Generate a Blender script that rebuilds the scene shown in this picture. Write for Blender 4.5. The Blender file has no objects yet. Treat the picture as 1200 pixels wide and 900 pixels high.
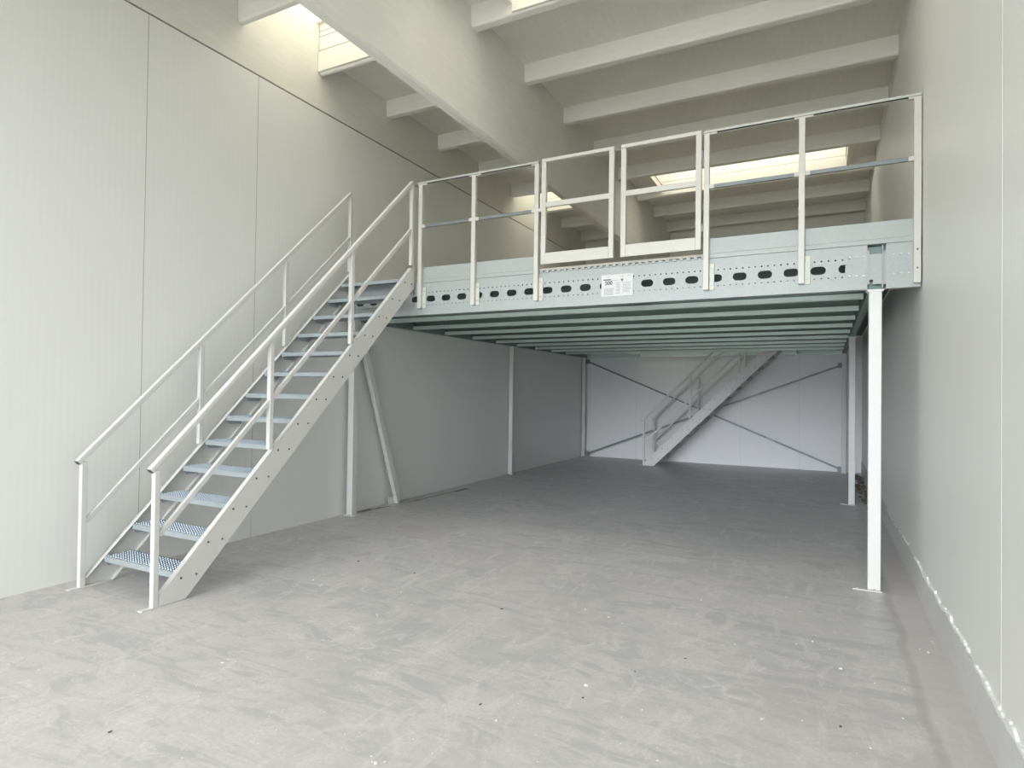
import bpy, bmesh, math, random
from mathutils import Vector, Matrix, noise
random.seed(7)
C = bpy.context.scene.collection
SC = bpy.context.scene

# ------------------------------------------------------------------ camera
cam_d = bpy.data.cameras.new('camera')
cam_d.sensor_fit = 'HORIZONTAL'; cam_d.sensor_width = 36.0
cam_d.lens = 710.44 / 1200 * 36
cam_d.clip_start = 0.05; cam_d.clip_end = 300
cam = bpy.data.objects.new('camera', cam_d); C.objects.link(cam)
r = Vector((0.88833411, 0.45901287, 0.01302678))
u = Vector((-0.00544848, -0.01783054, 0.99982618))
f = Vector((-0.45916536, 0.88825067, 0.01333855))
m3 = Matrix((r, u, -f)).transposed()
cam.matrix_world = Matrix.Translation((0, 0, 1.5)) @ m3.to_4x4()
SC.camera = cam

# ------------------------------------------------------------------ world, light, exposure
SC.view_settings.view_transform = 'Standard'
SC.view_settings.look = 'None'
SC.view_settings.gamma = 1.0
SC.view_settings.use_curve_mapping = False
SC.view_settings.exposure = 1.62
w = bpy.data.worlds.new('overcast_sky'); SC.world = w
w.use_nodes = True
nt = w.node_tree; nt.nodes.clear()
wo = nt.nodes.new('ShaderNodeOutputWorld'); bg = nt.nodes.new('ShaderNodeBackground')
geo = nt.nodes.new('ShaderNodeNewGeometry'); sep = nt.nodes.new('ShaderNodeSeparateXYZ')
ramp = nt.nodes.new('ShaderNodeValToRGB')
tc = nt.nodes.new('ShaderNodeTexCoord')
nt.links.new(tc.outputs['Generated'], sep.inputs[0])
nt.links.new(sep.outputs['Z'], ramp.inputs[0])
ramp.color_ramp.elements[0].position = 0.12; ramp.color_ramp.elements[0].color = (0.84, 0.915, 1.0, 1)
ramp.color_ramp.elements[1].position = 0.7; ramp.color_ramp.elements[1].color = (.66, .635, .55, 1)
nt.links.new(ramp.outputs[0], bg.inputs[0]); bg.inputs[1].default_value = 2.15
nt.links.new(bg.outputs[0], wo.inputs[0])

def portal(name, loc, rot, sx, sy):
    l = bpy.data.lights.new(name, 'AREA'); l.shape = 'RECTANGLE'; l.size = sx; l.size_y = sy
    l.cycles.is_portal = True
    o = bpy.data.objects.new(name, l); o.location = loc; o.rotation_euler = rot; C.objects.link(o)
    return o
XL, XR, XRU = -5.15, 0.64, 0.665        # room faces
YF, YB = -4.6, 13.72                    # front and back wall
ZC = 5.31                               # ceiling underside
DOOR = (-5.10, 0.60, 0.0, 5.28)            # front opening
sun_d = bpy.data.lights.new('added_low_sun', 'SUN'); sun_d.energy = .68; sun_d.angle = math.radians(26); sun_d.color = (.90, .95, 1.0)  # added soft sun, brings more light in below the mezzanine
sun = bpy.data.objects.new('added_low_sun', sun_d); C.objects.link(sun)
sun.rotation_euler = (math.radians(90 - 16), 0, math.radians(-1))
portal('door_daylight', ((DOOR[0] + DOOR[1]) / 2, YF - .05, 2.64), (math.pi / 2, 0, 0), DOOR[1] - DOOR[0], 5.28)
SKY = [(-5.15, -3.45, -1.95, -0.90), (-2.67, 0.28, -1.95, -0.90), (-5.15, -3.45, 4.08, 5.08), (-2.67, 0.28, 4.00, 5.08), (-5.15, -3.45, 9.96, 11.03), (-2.67, 0.28, 9.96, 11.03)]
for i, (a, b, c, d) in enumerate(SKY):
    portal('skylight_daylight', ((a + b) / 2, (c + d) / 2, 5.80), (0, 0, 0), b - a, d - c)

# ------------------------------------------------------------------ helpers
def tag(o, label=None, cat=None, group=None, kind=None):
    if label: o['label'] = label
    if cat: o['category'] = cat
    if group: o['group'] = group
    if kind: o['kind'] = kind
    return o
def link(name, me, parent=None):
    o = bpy.data.objects.new(name, me); C.objects.link(o)
    if parent: o.parent = parent
    return o
def empty(name, loc, label, cat, group=None, rz=0):
    o = bpy.data.objects.new(name, None); o.empty_display_size = .2; o.location = loc; o.rotation_euler = (0, 0, rz)
    C.objects.link(o); return tag(o, label, cat, group, 'thing')
class MB:
    def __init__(s): s.bm = bmesh.new()
    def box(s, x0, x1, y0, y1, z0, z1):
        vs = [s.bm.verts.new(p) for p in ((x0,y0,z0),(x1,y0,z0),(x1,y1,z0),(x0,y1,z0),(x0,y0,z1),(x1,y0,z1),(x1,y1,z1),(x0,y1,z1))]
        for q in ((0,3,2,1),(4,5,6,7),(0,1,5,4),(1,2,6,5),(2,3,7,6),(3,0,4,7)): s.bm.faces.new([vs[i] for i in q])
        return s
    def prism(s, pts, a, b, ax='x'):
        """polygon (p,q) extruded along axis from a to b: x->(y,z), y->(x,z), z->(x,y)"""
        def P(p, t): return (t, p[0], p[1]) if ax == 'x' else ((p[0], t, p[1]) if ax == 'y' else (p[0], p[1], t))
        A = [s.bm.verts.new(P(p, a)) for p in pts]; B = [s.bm.verts.new(P(p, b)) for p in pts]
        n = len(pts)
        s.bm.faces.new(A); s.bm.faces.new(B[::-1])
        for i in range(n): s.bm.faces.new([A[(i+1) % n], A[i], B[i], B[(i+1) % n]])
        return s
    def bar(s, p, q, w, h, up=(0,0,1)):
        p = Vector(p); q = Vector(q); d = (q - p).normalized(); sd = d.cross(Vector(up)).normalized(); uu = sd.cross(d)
        c = [(-w/2,-h/2),(w/2,-h/2),(w/2,h/2),(-w/2,h/2)]
        A = [s.bm.verts.new(p + sd*a + uu*b) for a, b in c]; B = [s.bm.verts.new(q + sd*a + uu*b) for a, b in c]
        s.bm.faces.new(A[::-1]); s.bm.faces.new(B)
        for i in range(4): s.bm.faces.new([A[i], A[(i+1)%4], B[(i+1)%4], B[i]])
        return s
    def cyl(s, p, q, r0, r1=None, n=12):
        r1 = r0 if r1 is None else r1
        p = Vector(p); q = Vector(q); d = (q - p).normalized()
        t = Vector((0,0,1)) if abs(d.z) < .9 else Vector((1,0,0)); a = d.cross(t).normalized(); b = d.cross(a)
        A = [s.bm.verts.new(p + (a*math.cos(2*math.pi*i/n) + b*math.sin(2*math.pi*i/n))*r0) for i in range(n)]
        B = [s.bm.verts.new(q + (a*math.cos(2*math.pi*i/n) + b*math.sin(2*math.pi*i/n))*r1) for i in range(n)]
        s.bm.faces.new(A); s.bm.faces.new(B[::-1])
        for i in range(n): s.bm.faces.new([A[i], B[i], B[(i+1)%n], A[(i+1)%n]])
        return s
    def build(s, name, mat, parent=None, bevel=0, smooth=False):
        bmesh.ops.recalc_face_normals(s.bm, faces=s.bm.faces[:])
        me = bpy.data.meshes.new(name); s.bm.to_mesh(me); s.bm.free()
        me.materials.append(mat)
        if smooth:
            for p in me.polygons: p.use_smooth = True
        o = link(name, me, parent)
        if bevel:
            b = o.modifiers.new('bevel', 'BEVEL'); b.width = bevel; b.segments = 2; b.limit_method = 'ANGLE'
        return o
def copy_tree(o, parent=None):
    c = o.copy(); C.objects.link(c); c.parent = parent
    for ch in list(o.children): copy_tree(ch, c)
    return c

# ------------------------------------------------------------------ materials
def mat(name, col, rough=.5, metal=0, spec=.5):
    m = bpy.data.materials.new(name); m.use_nodes = True
    b = m.node_tree.nodes['Principled BSDF']
    b.inputs['Base Color'].default_value = (*col, 1); b.inputs['Roughness'].default_value = rough
    b.inputs['Metallic'].default_value = metal; b.inputs['Specular IOR Level'].default_value = spec
    return m
class N:
    def __init__(s, m): s.t = m.node_tree; s.b = s.t.nodes['Principled BSDF']
    def n(s, k, **kw):
        x = s.t.nodes.new(k)
        for a, v in kw.items(): setattr(x, a, v)
        return x
    def l(s, a, b): s.t.links.new(a, b)
    def pos(s, scale=(1,1,1), loc=(0,0,0)):
        g = s.n('ShaderNodeNewGeometry'); mp = s.n('ShaderNodeMapping')
        mp.inputs['Scale'].default_value = scale; mp.inputs['Location'].default_value = loc
        s.l(g.outputs['Position'], mp.inputs[0]); return mp.outputs[0]
    def noise(s, vec, scale, detail=4, rough=.5, dist=0):
        x = s.n('ShaderNodeTexNoise'); x.inputs['Scale'].default_value = scale; x.inputs['Detail'].default_value = detail
        x.inputs['Roughness'].default_value = rough; x.inputs['Distortion'].default_value = dist
        s.l(vec, x.inputs['Vector']); return x.outputs['Fac']
    def ramp(s, fac, stops):
        x = s.n('ShaderNodeValToRGB'); e = x.color_ramp.elements
        while len(e) < len(stops): e.new(.5)
        for i, (p, c) in enumerate(stops):
            e[i].position = p; e[i].color = (*c, 1) if len(c) == 3 else c
        s.l(fac, x.inputs[0]); return x.outputs[0]
    def mix(s, fac, a, b, mode='MIX'):
        x = s.n('ShaderNodeMix', data_type='RGBA', blend_type=mode)
        for i, v in ((0, fac), (6, a), (7, b)):
            if isinstance(v, (int, float)): x.inputs[i].default_value = v
            elif isinstance(v, tuple): x.inputs[i].default_value = (*v, 1)
            else: s.l(v, x.inputs[i])
        return x.outputs[2]
    def math(s, op, a, b=0.0, c=None):
        x = s.n('ShaderNodeMath', operation=op)
        for i, v in enumerate((a, b) if c is None else (a, b, c)):
            if isinstance(v, (int, float)): x.inputs[i].default_value = v
            else: s.l(v, x.inputs[i])
        return x.outputs[0]
    def bump(s, h, strength=.2, dist=.01):
        x = s.n('ShaderNodeBump'); x.inputs['Strength'].default_value = strength; x.inputs['Distance'].default_value = dist
        s.l(h, x.inputs['Height']); s.l(x.outputs[0], s.b.inputs['Normal'])

def m_cladding(name, col, axis):
    """ribbed white sandwich panel: fine vertical micro ribs, seams at the panel module"""
    m = mat(name, col, .42); k = N(m)
    g = k.n('ShaderNodeNewGeometry'); sp = k.n('ShaderNodeSeparateXYZ'); k.l(g.outputs['Position'], sp.inputs[0])
    c = sp.outputs[axis]
    rib = k.math('SINE', k.math('MULTIPLY', c, 2 * math.pi / .052))
    ribw = k.math('MULTIPLY', k.math('ADD', rib, 1.0), .5)
    nz = k.noise(k.pos((1, 1, .25)), 1.3, 3)
    base = k.mix(k.math('MULTIPLY', nz, .5), col, tuple(x * .93 for x in col))
    base = k.mix(k.math('MULTIPLY', ribw, .035), base, tuple(x * .72 for x in col))
    k.l(base, k.b.inputs['Base Color'])
    k.bump(ribw, .10, .002)
    return m
def m_paint(name, col, rough=.45, var=.08):
    m = mat(name, col, rough); k = N(m)
    nz = k.noise(k.pos(), 9, 4)
    k.l(k.mix(nz, col, tuple(x * (1 - var) for x in col)), k.b.inputs['Base Color'])
    return m
def m_concrete_paint(name, col, streak=(1, .15, 1)):
    m = mat(name, col, .85); k = N(m)
    a = k.noise(k.pos((.6, .6, .6)), 2.2, 6, .6); b = k.noise(k.pos(streak), 26, 5, .6)
    c1 = k.mix(k.ramp(a, [(.3, (0,0,0)), (.7, (1,1,1))]), col, tuple(x * .93 for x in col))
    c2 = k.mix(k.ramp(b, [(.35, (0,0,0)), (.75, (1,1,1))]), c1, k.mix(.5, c1, tuple(x * .86 for x in col)))
    k.l(c2, k.b.inputs['Base Color']); k.bump(b, .25, .004)
    return m
def m_galv(name, col, rough=.38, metal=.55):
    m = mat(name, col, rough, metal); k = N(m)
    v = k.n('ShaderNodeTexVoronoi'); v.inputs['Scale'].default_value = 90; k.l(k.pos(), v.inputs['Vector'])
    sp = k.n('ShaderNodeSeparateColor'); k.l(v.outputs['Color'], sp.inputs[0])
    k.l(k.mix(sp.outputs[0], tuple(x * .965 for x in col), tuple(min(1, x * 1.03) for x in col)), k.b.inputs['Base Color'])
    return m

M = {}
M['clad_y'] = m_cladding('white_ribbed_cladding', (.90, .905, .875), 1)
M['clad_x'] = m_cladding('white_ribbed_cladding_back', (.90, .895, .90), 0)
M['seam'] = mat('panel_joint', (.50, .50, .47), .7)
M['seam_faint'] = mat('panel_joint_faint', (.70, .70, .67), .6)
M['seam_light'] = mat('panel_joint_light', (.86, .865, .84), .5)
M['gap'] = mat('joint_shadow_gap', (.22, .20, .17), .9)
M['cream'] = m_concrete_paint('cream_painted_concrete', (.89, .88, .81))
M['rib'] = m_concrete_paint('cream_painted_rib', (.89, .88, .815), (.15, 1, 1))
M['plinth'] = m_concrete_paint('pale_plinth_concrete', (.72, .72, .71))
M['crust'] = m_paint('white_efflorescence', (.93, .93, .92), .9)
M['white'] = m_paint('white_powder_coat', (.76, .755, .735), .4, .03)
M['white_rail'] = m_paint('cream_white_rail_paint', (.64, .63, .575), .4, .03)
M['white_dirty'] = m_paint('worn_white_base_plate', (.70, .69, .64), .6, .2)
M['galv'] = m_galv('galvanised_beam', (.405, .43, .42), .5, .15)
M['galv_rail'] = m_galv('galvanised_rail', (.22, .24, .245), .45, .3)
M['galv_lit'] = m_galv('galvanised_lit', (.72, .84, .79), .45, .25)  # pale copy of the galvanising: light on lips and rear edges painted in
M['galv_shaded'] = m_galv('galvanised_shaded', (.22, .29, .27), .5, .2)  # dark copy of the galvanising: shade between joists painted in
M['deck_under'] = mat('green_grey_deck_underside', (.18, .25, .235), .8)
M['chip'] = m_paint('chipboard_deck', (.60, .56, .49), .85, .3)
M['tread'] = m_galv('blue_grey_tread_plate', (.27, .315, .36), .4, .45)
M['tread_lip'] = m_galv('galvanised_tread_lip', (.40, .435, .455), .45, .2)
M['bolt'] = mat('dark_bolt', (.16, .16, .17), .4, .8)
M['bolt_zinc'] = mat('zinc_bolt', (.50, .51, .51), .4, .4)
M['cap'] = mat('dark_plastic_cap', (.06, .06, .07), .5)
M['hole'] = mat('slot_shade', (.05, .06, .06), .8)
M['paper'] = mat('white_notice_plate', (.68, .67, .67), .5)
M['ink'] = mat('black_print', (.06, .06, .06), .6)
M['ink_grey'] = mat('grey_print', (.22, .22, .22), .6)
M['trim'] = m_paint('white_skylight_trim', (.86, .84, .78), .5, .04)
M['yard'] = m_concrete_paint('yard_concrete', (.74, .74, .73))
M['rubble'] = m_paint('dark_rubble', (.22, .19, .16), .9, .4)
M['crumb'] = mat('white_plaster_crumb', (.93, .93, .91), .8)
M['crumb_dark'] = mat('dark_crumb', (.16, .11, .08), .9)

# glass pane of the roof lights: clear-ish opal sheet
def m_pane():
    m = bpy.data.materials.new('opal_skylight_pane'); m.use_nodes = True; t = m.node_tree; t.nodes.clear()
    o = t.nodes.new('ShaderNodeOutputMaterial'); tr = t.nodes.new('ShaderNodeBsdfTransparent'); tl = t.nodes.new('ShaderNodeBsdfTranslucent')
    gl = t.nodes.new('ShaderNodeBsdfGlossy'); mx = t.nodes.new('ShaderNodeMixShader'); m2 = t.nodes.new('ShaderNodeMixShader')
    tr.inputs[0].default_value = (.8, .79, .75, 1); tl.inputs[0].default_value = (.8, .78, .72, 1); gl.inputs['Roughness'].default_value = .1
    mx.inputs[0].default_value = .25; m2.inputs[0].default_value = .04
    t.links.new(tr.outputs[0], mx.inputs[1]); t.links.new(tl.outputs[0], mx.inputs[2])
    t.links.new(mx.outputs[0], m2.inputs[1]); t.links.new(gl.outputs[0], m2.inputs[2]); t.links.new(m2.outputs[0], o.inputs[0])
    return m
M['pane'] = m_pane()

def m_floor():
    m = mat('power_floated_concrete', (0.487, 0.475, 0.487), .55); k = N(m)
    p = k.pos()
    big = k.noise(p, .45, 5, .55, .6)
    mid = k.noise(k.pos((1.3, .8, 1), (3, 1, 0)), 1.7, 7, .62, 1.6)
    fine = k.noise(k.pos((1, 1.6, 1), (7, 2, 0)), 9, 7, .65, .8)
    grain = k.noise(p, 60, 4, .6)
    c = k.ramp(big, [(.30, (0.487, 0.489, 0.492)), (.48, (0.585, 0.570, 0.570)), (.70, (0.653, 0.622, 0.624))])
    # cloudy trowelled patches, drawn out in different directions
    c = k.mix(k.ramp(mid, [(.40, (0,0,0)), (.60, (.85,.85,.85))]), c, (0.682, 0.651, 0.648))
    st1 = k.noise(k.pos((.55, 1.9, 1), (3, 4, 0)), 2.6, 8, .68, 1.3)
    c = k.mix(k.ramp(st1, [(.50, (0,0,0)), (.60, (.8,.8,.8))]), c, (0.478, 0.480, 0.487))
    st2 = k.noise(k.pos((1.7, .6, 1), (13, 2, 0)), 2.9, 8, .70, 1.6)
    c = k.mix(k.ramp(st2, [(.53, (0,0,0)), (.62, (.75,.75,.75))]), c, (0.741, 0.708, 0.707))
    c = k.mix(k.ramp(fine, [(.5, (0,0,0)), (.70, (.75,.75,.75))]), c, (0.517, 0.508, 0.517))
    # scraped plaster haze: brighter streaks
    c = k.mix(k.ramp(k.noise(k.pos((.8, 1.5, 1), (11, 5, 0)), 5.5, 9, .75, 2.0), [(.57, (0,0,0)), (.68, (.8,.8,.8))]), c, (0.819, 0.788, 0.799))
    c = k.mix(k.ramp(k.noise(k.pos((1, 1, 1), (31, 15, 0)), .8, 3, .5, .4), [(.52, (0,0,0)), (.70, (.35,.35,.35))]), c, (0.643, 0.570, 0.556))
    c = k.mix(k.ramp(grain, [(.35, (.45,.45,.45)), (.6, (0,0,0))]), c, (0.507, 0.494, 0.502))
    # plaster specks
    vs_ = k.n('ShaderNodeTexVoronoi'); vs_.inputs['Scale'].default_value = 9; k.l(p, vs_.inputs['Vector'])
    spk = k.ramp(vs_.outputs['Distance'], [(.0, (1,1,1)), (.05, (1,1,1)), (.07, (0,0,0))])
    spg = k.ramp(k.noise(k.pos((1,1,1), (5, 25, 0)), 2.2, 3), [(.54, (0,0,0)), (.60, (1,1,1))])
    c = k.mix(k.mix(1.0, spk, spg, 'MULTIPLY'), c, (0.858, 0.836, 0.848))
    # trowel arcs: thin pale lines
    v = k.n('ShaderNodeTexVoronoi', feature='DISTANCE_TO_EDGE'); v.inputs['Scale'].default_value = .75
    vm = k.n('ShaderNodeVectorMath', operation='ADD'); nzc = k.n('ShaderNodeTexNoise'); nzc.inputs['Scale'].default_value = 1.1
    k.l(p, nzc.inputs['Vector']); k.l(p, vm.inputs[0])
    sc = k.n('ShaderNodeVectorMath', operation='SCALE'); sc.inputs['Scale'].default_value = .9; k.l(nzc.outputs['Color'], sc.inputs[0])
    k.l(sc.outputs[0], vm.inputs[1]); k.l(vm.outputs[0], v.inputs['Vector'])
    edge = k.ramp(v.outputs['Distance'], [(.0, (1,1,1)), (.022, (0,0,0))])
    gate = k.ramp(k.noise(k.pos((1,1,1), (2, 9, 0)), 1.4, 3), [(.50, (0,0,0)), (.62, (.42,.42,.42))])
    c = k.mix(k.mix(1.0, edge, gate, 'MULTIPLY'), c, (0.751, 0.722, 0.726))
    # strip along the right wall: pale pour beyond a wandering damp-dark joint
    g = k.n('ShaderNodeNewGeometry'); sp = k.n('ShaderNodeSeparateXYZ'); k.l(g.outputs['Position'], sp.inputs[0])
    wob = k.math('MULTIPLY', k.math('SUBTRACT', k.noise(k.pos((0, 1, 0)), 1.8, 5, .6), .5), .10)
    xx = k.math('ADD', sp.outputs[0], wob)
    d = k.math('ABSOLUTE', k.math('SUBTRACT', xx, .43))
    dark = k.ramp(d, [(.0, (.6,.6,.6)), (.016, (.5,.5,.5)), (.036, (0,0,0))])
    side = k.ramp(k.math('SUBTRACT', xx, .43), [(.0, (0,0,0)), (.03, (.7,.7,.7))])
    c = k.mix(side, c, (0.643, 0.594, 0.595))
    fade = k.ramp(k.math('DIVIDE', sp.outputs[1], 7.0), [(.0, (1,1,1)), (.85, (1,1,1)), (1.0, (.25,.25,.25))])
    c = k.mix(k.mix(1.0, dark, fade, 'MULTIPLY'), c, (0.449, 0.427, 0.405))
    k.l(c, k.b.inputs['Base Color'])
    k.l(k.ramp(mid, [(.3, (.36,.36,.36)), (.7, (.55,.55,.55))]), k.b.inputs['Roughness'])
    k.bump(k.math('ADD', k.math('MULTIPLY', fine, .7), k.math('MULTIPLY', grain, .3)), .18, .006)
    return m
M['floor'] = m_floor()

def structure(o): return tag(o, kind='structure')

# ------------------------------------------------------------------ room shell
structure(MB().box(XL - .3, XRU + .3, YF, YB + .3, -.25, 0).build('floor', M['floor']))
structure(MB().box(-30, 30, -40, YF - .001, -.3, -.02).build('ground_yard', M['yard']))
# left wall: cladding up to 4.685, painted concrete above a thin recess
ZT = 4.685
wl = structure(MB().box(XL - .25, XL, YF, YB + .02, 0, ZT).build('wall_left', M['clad_y']))
MB().box(XL - .25, XL - .025, YF, YB + .02, ZT, ZT + .022).build('shadow_gap', M['gap'], wl)
MB().box(XL - .25, XL - .004, YF, YB + .02, ZT + .022, 6.1).build('upper_concrete', M['cream'], wl)
ys = [3.12 + 1.13 * i for i in range(-4, 10)]
for y in ys:
    if y > 4.5: continue
    MB().box(XL - .002, XL + .0012, y - .003, y + .003, 0, ZT).build('panel_joint', M['seam'] if y < 4.5 else M['seam_faint'], wl)
# right wall
wr = structure(MB().box(XR, XR + .3, YF, YB + .02, 0, 4.9).build('wall_right', M['clad_y']))
MB().box(XRU, XRU + .25, YF, YB + .02, 4.9, 6.1).build('upper_concrete', M['cream'], wr)
for y in ys:
    if y > 4: continue
    MB().box(XR - .0007, XR + .001, y - .0035, y + .0035, .25, 4.9).build('panel_joint', M['seam_light'], wr)
# plinth with its ragged top of white crust
b = structure(MB().box(XR - .008, XR + .05, YF, YB, 0, .235).build('baseboard_right', M['plinth']))
mb = MB(); n = 1500
y0, y1 = 1.2, 8.5
prev = None
for i in range(n + 1):
    y = y0 + (y1 - y0) * i / n
    zc = .238 + .03 * noise.noise((y * .9, 0, 0)) + .022 * noise.noise((y * 4.3, 1, 0)) - .006 * max(0, y - 5)
    body = noise.noise((y * 2.1, 9, 3)) * .6 + noise.noise((y * 7, 3, 1)) * .45
    near = max(0.0, min(1.0, (6.2 - y) / 2.2))
    hh = (.006 + .075 * max(0, body + .05) * near + .018 * max(0, noise.noise((y * 31, 9, 3)))) * (1 if body > -.28 + .25 * (1 - near) else 0)
    if hh < .004: prev = None; continue
    a_, c_ = zc - hh * .35 - .010 * max(0, noise.noise((y * 17, 2, 2))), zc + hh * (.8 + .5 * noise.noise((y * 23, 4, 4)))
    q = (mb.bm.verts.new((XR - .0125, y, a_)), mb.bm.verts.new((XR - .0115, y, c_)), mb.bm.verts.new((XR + .002, y, c_ + .003)), mb.bm.verts.new((XR - .007, y, a_ - .004)))
    if prev:
        for j in range(4): mb.bm.faces.new([prev[j], prev[(j + 1) % 4], q[(j + 1) % 4], q[j]])
    prev = q
mb.build('crust', M['crust'], b)
# back wall
wb = structure(MB().box(XL - .25, XRU + .3, YB, YB + .3, 0, 4.2).build('wall_back', M['clad_x']))
MB().box(XL - .25, XRU + .3, YB - .004, YB + .3, 4.2, 6.1).build('upper_concrete', M['cream'], wb)
for x in (-4.99, -3.86, -2.73, -1.6, -.47):
    MB().box(x - .003, x + .003, YB - .0012, YB + .001, 0, 4.2).build('panel_joint', M['seam_faint'], wb)
# front wall around the open gate
wf = MB().box(XL - .25, DOOR[0], YF - .2, YF, 0, 6.1).box(DOOR[1], XRU + .3, YF - .2, YF, 0, 6.1).box(DOOR[0], DOOR[1], YF - .2, YF, DOOR[3], 6.1)
structure(wf.build('wall_front', M['clad_x']))

# ceiling with skylight openings
ce = MB()
def slab_rects(x0, x1, holes):
    cur = YF
    for (a, b_, c, d) in holes:
        ce.box(x0, x1, cur, c, ZC, ZC + .2)
        if a > x0: ce.box(x0, a, c, d, ZC, ZC + .2)
        if b_ < x1: ce.box(b_, x1, c, d, ZC, ZC + .2)
        cur = d
    ce.box(x0, x1, cur, YB + .02, ZC, ZC + .2)
slab_rects(XL, -3.23, [SKY[0], SKY[2], SKY[4]])
slab_rects(-3.13, XRU, [SKY[1], SKY[3], SKY[5]])
ceil = structure(ce.build('ceiling', M['cream']))
# ribs (precast purlins), one object each
RY = [3.89 - 1.19 * 7, 3.89 - 1.19 * 6, 3.89 - 1.19 * 5, 3.89 - 1.19 * 4, 3.89 - 1.19 * 3, 3.89 - 1.19 * 2, 3.89 - 1.19, 3.89, 5.08, 6.27, 7.46, 8.65, 9.84, 11.03, 12.22, 13.41]
def rib(x0, x1, y, wd=.115, zb=5.105):
    p = [(y - .012, ZC + .01), (y, zb + .02), (y + .008, zb + .005), (y + .02, zb), (y + wd - .02, zb), (y + wd - .008, zb + .005), (y + wd, zb + .02), (y + wd + .012, ZC + .01)]
    return MB().prism(p, x0, x1, 'x').build('rib', M['rib'], ceil)
for y in RY:
    if abs(y - 3.89) < .01: rib(XL, -3.23, 4.0, .075)
    elif abs(y - 5.08) < .01: rib(XL, -3.23, 5.08, .06, 5.09)
    else: rib(XL, -3.23, y)
    rib(-3.13, XRU, y)
# main concrete beam running in depth
mbm = MB().prism([(-3.235, 4.165), (-3.225, 4.15), (-3.15, 4.15), (-3.13, 4.17), (-3.13, 6.0), (-3.235, 6.0)], YF, YB + .02, 'y')
structure(mbm.build('main_beam', M['cream']))
# skylights: shaft walls, kerb trim, pane, glazing bars
for i, (a, b_, c, d) in enumerate(SKY):
    far_end = d
    z1 = 5.72
    t = .05
    sk = MB()
    e = .012
    if a > XL + .01: sk.box(a - t, a + e, c - t, d + t, ZC + .003, z1)
    sk.box(b_ - e, b_ + t, c - t, d + t, ZC + .003, z1)
    sk.box(a + .001, b_, d - e, d + t, ZC + .003, z1)
    sk.box(a + .001, b_, c - t, c + e, ZC + .003, z1)
    wo_ = structure(sk.build('window_%d' % (i + 1), M['trim']))
    fr = MB()
    for zz in (5.36, 5.52, 5.58):
        fr.box(a + .002, b_, d - e - .004, d + .002, zz, zz + .007)
        fr.box(b_ - e - .004, b_ + .002, c, d, zz, zz + .007)
    fr.build('panel_line', M['seam'], wo_)
    k = MB()   # kerb trim hanging at ceiling level
    if a > XL + .01:
        k.box(a - .06, a, c, d, 5.20, ZC + .02)
        k.box(b_, b_ + .06, c, d, 5.20, ZC + .02)
    k.box(a + .001, b_, d - .03, d + .0, 5.115, ZC + .02)
    k.build('window_frame', M['trim'], wo_, .004)
    g = MB(); zg = 5.70
    g.box(a, b_, c, d, zg, zg + .012); g.build('pane', M['pane'], wo_)
    gb = MB()
    gb.box(a, b_, d - .05, d, zg - .03, zg); gb.box(a, b_, c, c + .05, zg - .03, zg)
    gb.build('glazing_bar', M['trim'], wo_)

# floor joint beside the left wall
jt = MB()
pts = [(-5.10, 5.78), (-5.04, 6.10), (-4.97, 6.68), (-4.95, 7.24), (-4.91, 7.99)]
for (x0, y0_), (x1, y1_) in zip(pts, pts[1:]): jt.bar((x0, y0_, .001), (x1, y1_, .001), .012, .004)
for x, y, l_, w_ in ((-5.08, 5.92, .16, .05), (-5.05, 6.12, .10, .03), (-4.96, 6.80, .08, .035), (-4.915, 7.86, .34, .05)):
    jt.bar((x, y - l_/2, .001), (x + .01, y + l_/2, .001), w_, .006)
structure(jt.build('trim_1', M['gap']))

# ------------------------------------------------------------------ mezzanine platform
BY = 5.45                      # front face of the front beam
mz = empty('mezzanine_platform', (-2.25, BY, 0), 'large galvanised steel mezzanine deck with perforated front beam, carried on white columns', 'mezzanine')
mz_off = Vector(mz.location)
def P_(mb, name, m, parent=mz, bevel=0, **kw):
    for v in mb.bm.verts: v.co -= mz_off
    return mb.build(name, m, parent, bevel, **kw)

def perforated(name, x0, x1, z0, z1, y, th, ovals, holes, m, parent):
    """plate in the XZ plane with stadium slots and round holes"""
    cu = bpy.data.curves.new(name, 'CURVE'); cu.dimensions = '2D'; cu.fill_mode = 'BOTH'; cu.extrude = th / 2
    def poly(ps):
        s = cu.splines.new('POLY'); s.points.add(len(ps) - 1); s.use_cyclic_u = True
        for i, (a, b_) in enumerate(ps): s.points[i].co = (a, b_, 0, 1)
    poly([(x0, z0), (x1, z0), (x1, z1), (x0, z1)])
    for cx, cz, w_, h_ in ovals:
        ps = []; rr = h_ / 2; hx = w_ / 2 - rr
        for i in range(9): t = -math.pi/2 + math.pi*i/8; ps.append((cx + hx + rr*math.cos(t), cz + rr*math.sin(t)))
        for i in range(9): t = math.pi/2 + math.pi*i/8; ps.append((cx - hx + rr*math.cos(t), cz + rr*math.sin(t)))
        poly(ps)
    for cx, cz, r_ in holes:
        poly([(cx + r_*math.cos(2*math.pi*i/8), cz + r_*math.sin(2*math.pi*i/8)) for i in range(8)])
    tmp = bpy.data.objects.new('tmp', cu); C.objects.link(tmp)
    dg = bpy.context.evaluated_depsgraph_get(); dg.update()
    me = bpy.data.meshes.new_from_object(tmp.evaluated_get(dg)); bpy.data.objects.remove(tmp)
    for v in me.vertices:
        a, b_, c_ = v.co; v.co = Vector((a, y - c_, b_)) - mz_off
    me.materials.clear(); me.materials.append(m); me.name = name
    o = link(name, me, parent); return o
ZB, ZTB = 2.335, 2.682
ov = [(-.057 - .1985 * k, 2.508, .112, .066) for k in range(25)] + [(.142, 2.508, .112, .066)]
hs = []
x = .165
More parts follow.
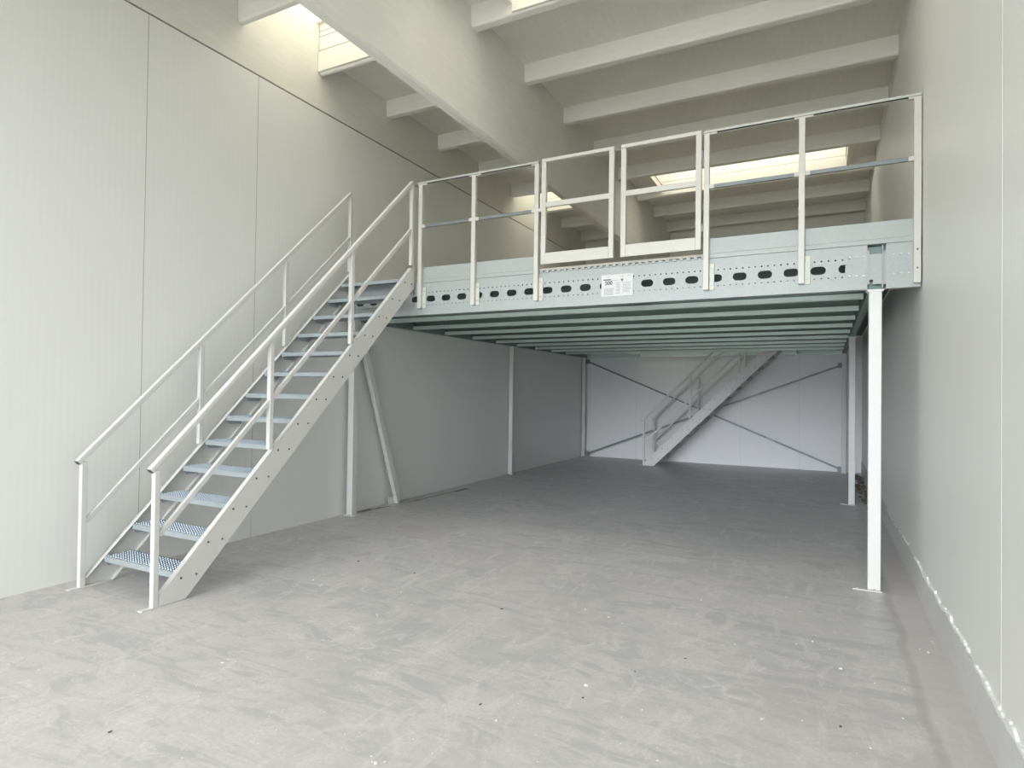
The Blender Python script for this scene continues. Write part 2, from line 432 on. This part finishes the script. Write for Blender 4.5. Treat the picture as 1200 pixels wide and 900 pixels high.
while x > -5.05:
    hs += [(x, 2.580, .0065), (x, 2.442, .0065)]; x -= .0496
fb = perforated('front_beam', -5.09, .286, ZB, ZTB, BY + .002, .004, ov, hs, M['galv'], mz)
def chan(x0, x1, y_face, z0, z1, dep=.065, lip=.02, t=.004):
    """flanges and lips only of a C profile running in x with its web at y_face"""
    return MB().box(x0, x1, y_face + t, y_face + dep, z0, z0 + t).box(x0, x1, y_face + t, y_face + dep, z1 - t, z1) \
        .box(x0, x1, y_face + dep - t, y_face + dep, z0 + t, z0 + lip).box(x0, x1, y_face + dep - t, y_face + dep, z1 - lip, z1 - t)
P_(chan(-5.09, .286, BY, ZB, ZTB), 'beam_flange', M['galv'], mz)
# splice plate at the right end and the short extension to the wall
sp_ = MB().box(.135, .30, BY + .006, BY + .012, 2.375, 2.64)
P_(sp_, 'splice_plate', M['galv'], mz)
ext = MB().box(.41, .633, BY, BY + .004, ZB, ZTB)
bb = chan(.41, .633, BY, ZB, ZTB); me_ = bpy.data.meshes.new('t'); bb.bm.to_mesh(me_); bb.bm.free(); ext.bm.from_mesh(me_)
eb = P_(ext, 'beam_extension', M['galv'], mz)
pan = MB()
for s in range(24):
    a0, a1 = 2*math.pi*s/24, 2*math.pi*(s+1)/24
    def st(t): 
        hx = .025; return (.487 + (hx if math.cos(t) > 0 else -hx) + .031*math.cos(t), 2.512 + .036*math.sin(t))
    q0, q1 = st(a0), st(a1)
    pan.bar((q0[0], BY - .0005, q0[1]), (q1[0], BY - .0005, q1[1]), .003, .003, (0, 1, 0))
P_(pan, 'pressed_ring', M['galv'], mz)
# web stub of the column head between beam and extension
hd = MB().box(.287, .385, BY + .012, BY + .016, 2.41, 2.61).box(.325, .385, BY + .012, BY + .016, 2.375, 2.41).box(.383, .390, BY - .012, BY + .06, 2.34, 2.672).box(.392, .41, BY + .004, BY + .008, 2.37, 2.63)
P_(hd, 'column_head_bracket', M['galv'], mz)
P_(MB().box(.28, .42, BY + .066, BY + .07, 2.34, 2.68), 'beam_back_plate', M['galv_shaded'], mz)
for bx_, bz in ((.165, 2.595), (.212, 2.596), (.26, 2.594), (.165, 2.446), (.212, 2.445), (.26, 2.443), (.458, 2.594), (.508, 2.592), (.557, 2.590), (.458, 2.443), (.508, 2.446), (.558, 2.444)):
    P_(MB().cyl((bx_, BY + .002, bz), (bx_, BY - .009, bz), .010, .007, 10), 'bolt', M['bolt_zinc'], mz)
# angle lip above the beam and deck, with toothed edge shown under the gates
P_(MB().box(-3.97, -2.53, BY - .006, BY + .05, 2.684, 2.722), 'edge_angle', M['galv'], mz, .002)
P_(MB().box(-.955, .62, BY - .006, BY + .05, 2.684, 2.722), 'edge_angle', M['galv'], mz, .002)
P_(MB().box(-5.09, -3.97, BY + .01, BY + .05, 2.684, 2.715), 'edge_angle', M['galv'], mz, .002)
te = MB(); x = -2.53
while x < -.96:
    te.prism([(x, 2.686), (x + .045, 2.686), (x + .035, 2.706), (x + .01, 2.706)], BY + .004, BY + .05, 'y'); x += .062
te.box(-2.53, -.955, BY + .02, BY + .06, 2.686, 2.700)
P_(te, 'corrugated_sheet_edge', M['galv'], mz)
P_(MB().box(-2.53, -.955, BY + .008, BY + .055, 2.706, 2.728), 'board_edge', M['chip'], mz)
# deck with a stair well at the back
dk = MB().box(-5.09, .625, BY + .05, 12.55, 2.690, 2.715).box(-5.09, -3.75, 12.55, 13.66, 2.690, 2.715).box(-.50, .625, 12.55, 13.66, 2.690, 2.715)
P_(dk, 'deck_board', M['chip'], mz)
du = MB()
def corr(x0, x1, y0_, y1_):
    y = y0_
    while y < y1_ - .02:
        e = min(y + .12, y1_)
        du.prism([(y, 2.689), (y + .02, 2.684), (min(y + .08, e), 2.684), (e, 2.689)], x0, x1, 'x'); y += .15
    du.box(x0, x1, y0_, y1_, 2.6885, 2.6895)
corr(-5.08, .615, BY + .08, 12.54); corr(-5.08, -3.76, 12.56, 13.6); corr(-.49, .615, 12.56, 13.6)
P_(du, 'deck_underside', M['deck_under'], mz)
# joists, each an open channel facing the camera
for j in range(9):
    y = 5.965 + .787 * j
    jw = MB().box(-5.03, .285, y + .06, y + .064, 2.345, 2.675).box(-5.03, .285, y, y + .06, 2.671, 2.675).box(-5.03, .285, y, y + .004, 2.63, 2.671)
    jo = P_(jw, 'joist', M['galv_shaded'], mz)
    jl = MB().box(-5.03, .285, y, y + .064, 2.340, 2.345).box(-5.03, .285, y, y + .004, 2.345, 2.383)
    P_(jl, 'joist_lip', M['galv_lit'], jo)
# side beams, rear beams and well trimmers
P_(MB().box(.300, .304, BY + .09, 13.62, ZB, ZTB).box(.304, .36, BY + .09, 13.62, ZB, ZB + .004).box(.304, .36, BY + .09, 13.62, ZTB - .004, ZTB), 'side_beam', M['galv_shaded'], mz)
P_(MB().box(-5.044, -5.04, BY + .09, 13.62, ZB, ZTB).box(-5.10, -5.044, BY + .09, 13.62, ZB, ZB + .004).box(-5.10, -5.044, BY + .09, 13.62, ZTB - .004, ZTB), 'side_beam', M['galv_shaded'], mz)
P_(MB().box(-5.03, .29, 13.60, 13.604, ZB, ZTB).box(-5.03, .29, 13.604, 13.66, ZB, ZB + .004), 'rear_beam', M['galv_lit'], mz)
P_(MB().box(-3.75, -.50, 12.55, 12.556, 2.50, 2.72), 'stair_well_trimmer', M['galv_shaded'], mz)
P_(MB().box(-3.756, -3.75, 12.55, 13.60, ZB, 2.72), 'stair_well_trimmer', M['galv_lit'], mz)
P_(MB().box(-.50, -.494, 12.55, 13.60, ZB, 2.72), 'stair_well_trimmer', M['galv_lit'], mz)

# ------------------------------------------------------------------ guard rails on the front edge
def pj(x, z, y=5.41): s = y / 5.45; return x * s, 1.5 + (z - 1.5) * s
FY0, FY1 = 5.405, 5.448
def guardrail(posts, x0, x1, label, plates=True, toe=None, stub=False):
    g = empty('guard_rail', ((x0 + x1) / 2, BY, 2.4), label, 'railing', 'guard rails along the mezzanine front')
    off = Vector(g.location)
    def Q(mb, name, m, parent=g, bevel=0):
        for v in mb.bm.verts: v.co -= off
        return mb.build(name, m, parent, bevel)
    for (px, zb, w_, plate) in posts:
        po = Q(MB().box(px, px + w_, FY0, FY1, zb, 3.755), 'post', M['white_rail'], g, .004)
        if plate:
            pl_ = Q(MB().box(px + w_, px + w_ + .042, FY1 - .008, FY1 - .001, zb, zb + .23), 'mounting_plate', M['white_rail'], po, .002)
            for zz in (zb + .045, zb + .185):
                Q(MB().cyl((px + w_ + .02, FY1 - .006, zz), (px + w_ + .02, FY1 - .016, zz), .009, .007, 8), 'bolt', M['bolt_zinc'], po)
        else:
            for zz in (2.47, 2.61):
                Q(MB().cyl((px + w_ / 2, FY0 + .001, zz), (px + w_ / 2, FY0 - .008, zz), .008, .008, 8), 'bolt', M['bolt'], po)
        # rail saddle at the post top and small clips at the middle rail
        Q(MB().box(max(px - .035, x0), min(px + w_ + .06, x1), FY0 + .004, FY1 - .004, 3.752, 3.768), 'rail_saddle', M['white_rail'], po, .002)
        if px + w_ < .6:
            Q(MB().box(px + w_, px + w_ + .038, FY0 + .004, FY1 - .004, 3.283, 3.318), 'rail_clip', M['white_rail'], po, .002)
        if px > x0 + .2:
            Q(MB().box(px - .034, px, FY0 + .004, FY1 - .004, 3.283, 3.318), 'rail_clip', M['white_rail'], po, .002)
    tr = MB().box(x0, x1, FY0 - .002, FY1 + .002, 3.783, 3.787).box(x0, x1, FY0 - .002, FY0 + .001, 3.768, 3.783).box(x0, x1, FY1 - .001, FY1 + .002, 3.768, 3.783)
    t_ = Q(tr, 'top_rail', M['galv_pale'], g)
    Q(MB().box(x0 + .01, x1 - .01, FY0 + .002, FY1 - .002, 3.776, 3.782), 'rail_slot_shade', M['hole'], t_)  # dark strip standing in for shade inside the open channel
    Q(MB().box(x0 + (.05 if not stub else .05), x1 - .01, FY0 + .010, FY1 - .010, 3.285, 3.317), 'middle_rail', M['galv_rail'], g, .002)
    if toe:
        Q(MB().box(toe[0], toe[1], BY + .0, BY + .004, 2.724, 2.856).box(toe[0], toe[1], BY + .004, BY + .02, 2.850, 2.856), 'toe_board', M['galv'], g)
    if stub: Q(MB().box(x0 - .055, x0, FY0 + .012, FY1 - .012, 3.76, 3.785), 'end_bracket', M['galv_rail'], g)
    return g
M['galv_pale'] = m_galv('galvanised_top_rail', (.54, .56, .52), .4, .2)
w_ = .046
guardrail([(pj(-4.007, 0)[0], 2.405, w_, True), (pj(-3.324, 0)[0], 2.405, w_, True), (pj(-2.592, 0)[0], 2.405, w_, True)], pj(-4.02, 0)[0], -2.525,
          'left white guard rail of three posts beside the stair top, with grey middle rail', toe=(-3.94, -2.535), stub=True)
guardrail([(pj(-.954, 0)[0], 2.405, w_, True), (pj(-.203, 0)[0], 2.405, w_, True), (.583, 2.36, .048, False)], pj(-.954, 0)[0], .632,
          'right white guard rail of three posts ending at the right wall, with grey middle rail', toe=(-.90, .60))

# the two gate leaves between them
def gate(x0, x1, label, latch_right):
    g = empty('gate_leaf', ((x0 + x1) / 2, BY - .02, 2.76), label, 'gate', 'gate leaves in the railing')
    off = Vector(g.location)
    def Q(mb, name, m, parent=g, bevel=.003):
        for v in mb.bm.verts: v.co -= off
        return mb.build(name, m, parent, bevel)
    y0_, y1_ = 5.40, 5.44; s = .048
    Q(MB().box(x0, x0 + s, y0_, y1_, 2.758, 3.765), 'stile', M['white_rail'])
    Q(MB().box(x1 - s, x1, y0_, y1_, 2.758, 3.765), 'stile', M['white_rail'])
    Q(MB().box(x0, x1, y0_ - .002, y1_ + .002, 3.765, 3.797), 'top_rail', M['white_rail'])
    Q(MB().box(x0 + s, x1 - s, y0_ + .004, y1_ - .004, 3.318, 3.368), 'middle_rail', M['white_rail'])
    Q(MB().box(x0 + s, x1 - s, y0_, y0_ + .012, 2.758, 2.868), 'kick_plate', M['white_rail'])
    hx = x0 - .012 if not latch_right else x1 + .002
    for zz in (2.95, 3.60):
        Q(MB().cyl((hx + .005, 5.425, zz - .03), (hx + .005, 5.425, zz + .03), .007), 'hinge', M['bolt_zinc'])
    return g
gate(pj(-2.512, 0)[0], pj(-1.768, 0)[0], 'left white gate leaf in the mezzanine front railing, the one over the notice plate', False)
gate(pj(-1.700, 0)[0], pj(-.974, 0)[0], 'right white gate leaf in the mezzanine front railing, nearer the right wall', True)

# ------------------------------------------------------------------ notice plate on the beam
sg = empty('notice_plate', (-1.728, BY - .002, 2.508), 'white load notice plate with small black print on the front beam under the gates', 'sign')
MB().box(-.152, .152, -.004, 0, -.102, .102).build('plate', M['paper'], sg)
def bars(name, m, rows, y=-.0052):
    mb = MB()
    for (x0, x1, z0, h_) in rows: mb.box(x0, x1, y, -.004, z0, z0 + h_)
    return mb.build(name, m, sg)
bars('header_print', M['ink'], [(-.132, -.058, .050, .010)])
rows = []
def dash(x0, x1, z, h_=.0035):
    x = x0
    while x < x1 - .006:
        l_ = random.uniform(.006, .018); rows.append((x, min(x + l_, x1), z, h_)); x += l_ + .004
for i in range(7): dash(-.125, -.03, -.028 - i * .010)
bars('text_block', M['ink_grey'], rows); rows = []
for i in range(10): dash(-.012 + (i % 3) * .006, .03, .022 - i * .011)
bars('text_block', M['ink_grey'], rows); rows = []
for i in range(9): dash(.055, .13, .020 - i * .011, .003)
bars('text_block', M['ink_grey'], rows); rows = []
for a_ in ((-.10, -.07, .078), (.03, .07, .078), (-.05, .03, .045), (.10, .13, .082)):
    rows = []; dash(*a_); bars('text_line', M['ink_grey'], rows)
mb = MB().prism([(.036, .056), (.062, .056), (.049, .028)], -.0052, -.004, 'y'); mb.build('emblem', M['ink'], sg)
fc = bpy.data.curves.new('number', 'FONT'); fc.body = '500'; fc.size = .05; fc.extrude = .0006; fc.offset = .0012; fc.align_x = 'CENTER'
tmp = bpy.data.objects.new('tmp', fc); C.objects.link(tmp); dg = bpy.context.evaluated_depsgraph_get(); dg.update()
me = bpy.data.meshes.new_from_object(tmp.evaluated_get(dg)); bpy.data.objects.remove(tmp)
for v in me.vertices: a, b_, c_ = v.co; v.co = (a * .95 - .080, -.0046 - c_, b_ + .008)
me.materials.clear(); me.materials.append(M['ink']); link('number', me, sg)

# ------------------------------------------------------------------ columns
def column(x, y, label, s=.088, h=2.328, plate=(-.10, .01), base='white'):
    c = empty('support_column', (x, y, 0), label, 'column', 'white mezzanine columns')
    MB().box(0, s, 0, s, .008, h).build('shaft', M['white'], c, .006)
    MB().box(plate[0], s + plate[1], -.02, s + .02, 0, .009).build('base_plate', M['white_dirty'], c, .002)
    cp = MB().prism([(-.004, h - .012), (s + .004, h - .012), (s + .018, h + .006), (-.018, h + .006)], -.01, s + .01, 'y')
    cp.build('cap_plate', M['white'], c, .001)
    for bx_ in ((plate[0] + .03), s * .5):
        MB().cyl((bx_, -.012, .006), (bx_, -.012, .02), .007).build('anchor_bolt', M['bolt_zinc'], c)
    return c
column(.298, 5.462, 'white square column under the right front corner of the mezzanine, nearest the camera')
column(.290, 9.63, 'second white square column from the front, standing near the right wall', s=.08)
column(.285, 13.45, 'rear right white column in the back corner beside the right wall', s=.08)
column(-5.085, 5.56, 'white square column at the front left, seen behind the near staircase', s=.085, plate=(-.03, .06))
column(-5.13, 9.80, 'white square column at the middle of the left wall', s=.08, plate=(-.0, .03))
column(-5.13, 13.54, 'white square column in the rear left corner', s=.08, plate=(-.0, .02))

# slanted brace between the left front column and the floor
br = empty('diagonal_brace', (-5.05, 6.45, 0), 'slanted white steel brace rising from a floor plate to the left front column', 'brace')
MB().bar((0, .055, .02), (0, -.725, 2.20), .06, .085, (0, 1, 0)).build('bar', M['white'], br, .005)
MB().box(-.06, .07, -.14, .16, 0, .008).build('foot_plate', M['white_dirty'], br, .002)
MB().box(-.04, -.03, -.10, .10, .008, .10).build('gusset', M['white'], br, .002)

# tie rods crossing on the back wall
def tie(p, q, label, tb=.62):
    p = Vector(p); q = Vector(q); o = empty('tie_bar', p, label, 'tie bar', 'crossed ties at the back wall')
    d = q - p
    MB().bar((0,0,0), d, .006, .034, (0, 0, 1)).build('strap', M['galv_rail'], o)
    m_ = d * tb
    MB().cyl(m_ - d.normalized() * .09 + Vector((0,-.012,0)), m_ + d.normalized() * .09 + Vector((0,-.012,0)), .014).build('turnbuckle', M['bolt_zinc'], o)
    MB().box(-.05, .05, -.012, .0, -.05, .05).build('end_plate', M['galv_rail'], o)
    e = MB().box(-.05, .05, -.012, .0, -.05, .05)
    for v in e.bm.verts: v.co += d
    e.build('end_plate', M['galv_rail'], o)
tie((-4.995, 13.56, 2.245), (.27, 13.56, .07), 'grey flat tie bar on the back wall falling from upper left to lower right', .76)
tie((-4.995, 13.585, .075), (.27, 13.585, 2.11), 'grey flat tie bar on the back wall rising from lower left to upper right', .7)

# ------------------------------------------------------------------ staircase
def build_stair(origin, label):
    s = empty('staircase', origin, label, 'staircase', 'steel staircases')
    W = .92
    prof = [(.045, 0), (.045, .07), (2.82, 2.845), (2.868, 2.845), (2.868, 2.632), (.236, 0)]
    for side in (0, 1):
        xo = 0 if side == 0 else W
        inn = 1 if side == 0 else -1
        web = MB().prism(prof, xo, xo + inn * .006, 'x')
        st_ = web.build('stringer', M['white'], s)
        tf = MB().prism([(.045, .064), (.045, .07), (2.82, 2.845), (2.868, 2.845), (2.868, 2.839), (2.823, 2.839)], xo, xo + inn * .045, 'x')
        tf.build('top_flange', M['white'], st_)
        MB().prism([(.236, 0), (2.868, 2.632), (2.868, 2.641), (.228, 0.0)], xo + inn * .006, xo + inn * .045, 'x').build('bottom_flange', M['white'], st_)
        MB().box(min(xo, xo + inn * .045) - .0, max(xo, xo + inn * .045), -.075, .24, 0, .007).build('foot_plate', M['white'], st_, .002)
        for i in range(13):
            for dy in (.033, .150):
                yy = .167 + .2085 * i + dy; zz = .158 + .209 * i
                if side == 1: MB().cyl((xo - .001, yy, zz), (xo + .006, yy, zz), .0085, .007, 8).build('bolt', M['bolt'], st_)
        for k, py in enumerate((0, .945, 1.88, 2.815)):
            zb = 0.004 if k == 0 else py + .04 + .02
            px0 = xo if side == 0 else xo - .04
            MB().box(px0, px0 + .04, py, py + .04, zb, py + .935).build('post', M['white'], s, .004)
        xc = xo + inn * .02
        hr = MB().bar((xc, -.022, .933), (xc, 2.835, 3.79), .042, .040, (0, 0, 1)).build('handrail', M['white'], s, .008)
        dd = Vector((0, 1, 1)).normalized(); a = Vector((xc, -.022, .933))
        MB().bar(a - dd * .004, a + dd * .001, .036, .034, (0, 0, 1)).build('end_cap', M['cap'], hr)
        mr = MB().bar((xc, .042, .487), (xc, 2.815, 3.26), .030, .036, (0, 0, 1)).build('middle_rail', M['white'], s, .004)
    # one tread mesh set, copied
    def tread_body():
        d = .235; mb = MB()
        mb.box(.046, W - .046, 0, d, -.004, 0)
        return mb
    x0, x1, d = .048, W - .048, .226
    lip = MB().prism([(0, -.038), (.0025, -.038), (.0045, -.006), (.010, -.0025), (.02, -.0012), (.02, .0012), (.008, .001), (0, -.006)], x0, x1, 'x')
    lip.prism([(d - .003, -.038), (d, -.038), (d, 0), (d - .02, 0), (d - .02, -.003), (d - .003, -.003)], x0, x1, 'x')
    top = MB(); top.box(x0, x1, .02, d - .02, -.0025, 0)
    nx, ny = 26, 7
    for i in range(nx):
        for j in range(ny):
            cx = x0 + (i + .5 + (.25 if j % 2 else -.25)) * (x1 - x0) / nx; cy = .018 + (j + .5) * (d - .036) / ny
            top.cyl((cx, cy, -.001), (cx, cy, .009), .0115, .008, 6)
    tr0 = top.build('tread', M['tread'], s)
    lip.build('nosing', M['tread_lip'], tr0)
    for xx in (x0, x1 - .005):
        MB().prism([(.0, -.038), (.18, -.038), (.15, -.072), (.03, -.072)], xx, xx + .005, 'x').build('bracket', M['tread_lip'], tr0)
        MB().prism([(.0, -.038), (.226, -.038), (.226, -.001), (.0, -.006)], xx, xx + .003, 'x').build('end_plate', M['tread_lip'], tr0)
    for i in range(13):
        o = tr0 if i == 0 else copy_tree(tr0, s)
        o.location = (0, .167 + .2085 * i, .198 + .209 * i)
    return s
st1 = build_stair((-4.95, 2.55, 0), 'near white steel staircase with grey treads rising to the mezzanine by the left wall')
st2 = copy_tree(st1)
st2['label'] = 'far white steel staircase below the mezzanine, rising to the right along the back wall'
st2.location = (-3.405, 13.52, 0); st2.rotation_euler = (0, 0, -math.pi / 2)

# ------------------------------------------------------------------ litter on the floor
rb = MB()
def chunk(mb, x, y, z, r_, sq=.6):
    res = bmesh.ops.create_icosphere(mb.bm, subdivisions=1, radius=r_, matrix=Matrix.Translation((x, y, z)) @ Matrix.Rotation(random.random() * 6, 4, 'Z') @ Matrix.Diagonal((1.2, .8, sq, 1)))
    for v in res['verts']: v.co += Vector([random.uniform(-.25, .25) * r_ for _ in range(3)])
for i in range(46):
    y = random.uniform(9.85, 13.2); x = random.uniform(.46, .60); r_ = random.uniform(.02, .055)
    chunk(rb, x, y, r_ * .4, r_)
o = rb.build('rubble', M['rubble']); tag(o, 'dark rubble heaped along the foot of the right wall behind the columns', 'rubble', kind='stuff')
spots = [(150,176),(148,172),(286,245),(283,241),(1043,207),(1122,311),(773,407),(563,490),(1187,486),(905,464),(280,590),(272,586),(859,262),(826,247),(772,229),(475,157),(340,188)]
F_ = 710.44
def floor_pt(x, y):
    d = (r * ((x - 600) / F_) + u * (-(y - 450) / F_) + f); t = -1.5 / d.z
    return d * t
cr = MB()
litter = [(300 + a / 2, 600 + b_ / 2) for a, b_ in spots] + [(822, 703), (921, 700), (938, 717), (952, 752), (861, 756), (933, 755), (972, 761), (985, 784), (892, 843), (940, 845), (1020, 877), (1025, 801), (1060, 808), (1058, 842), (1078, 761), (1088, 765), (1092, 752), (376, 686), (367, 680), (156, 747), (276, 776), (260, 777), (268, 773)]
for (px_, py_) in litter:
    p = floor_pt(px_, py_); r_ = random.uniform(.004, .009); chunk(cr, p.x, p.y, r_ * .3, r_, .4)
for i in range(170):
    p = floor_pt(random.uniform(60, 1110), 640 + 255 * random.random() ** .8)
    if p.x < -4.9 or p.x > .6: continue
    r_ = random.uniform(.0015, .0035); chunk(cr, p.x, p.y, r_ * .3, r_, .4)
tag(cr.build('plaster_crumbs', M['crumb']), 'tiny white plaster crumbs scattered over the grey concrete floor', 'crumbs', kind='stuff')
dc = MB()
for (px_, py_) in [(528, 631), (420, 658), (464, 668), (486, 672), (507, 652), (588, 714), (803, 772), (683, 818), (563, 826), (129, 858), (985, 852), (744, 787)]:
    p = floor_pt(px_, py_); r_ = random.uniform(.005, .010); chunk(dc, p.x, p.y, r_ * .3, r_, .4)
tag(dc.build('dark_crumbs', M['crumb_dark']), 'few small dark brown crumbs lying on the open floor', 'crumbs', kind='stuff')
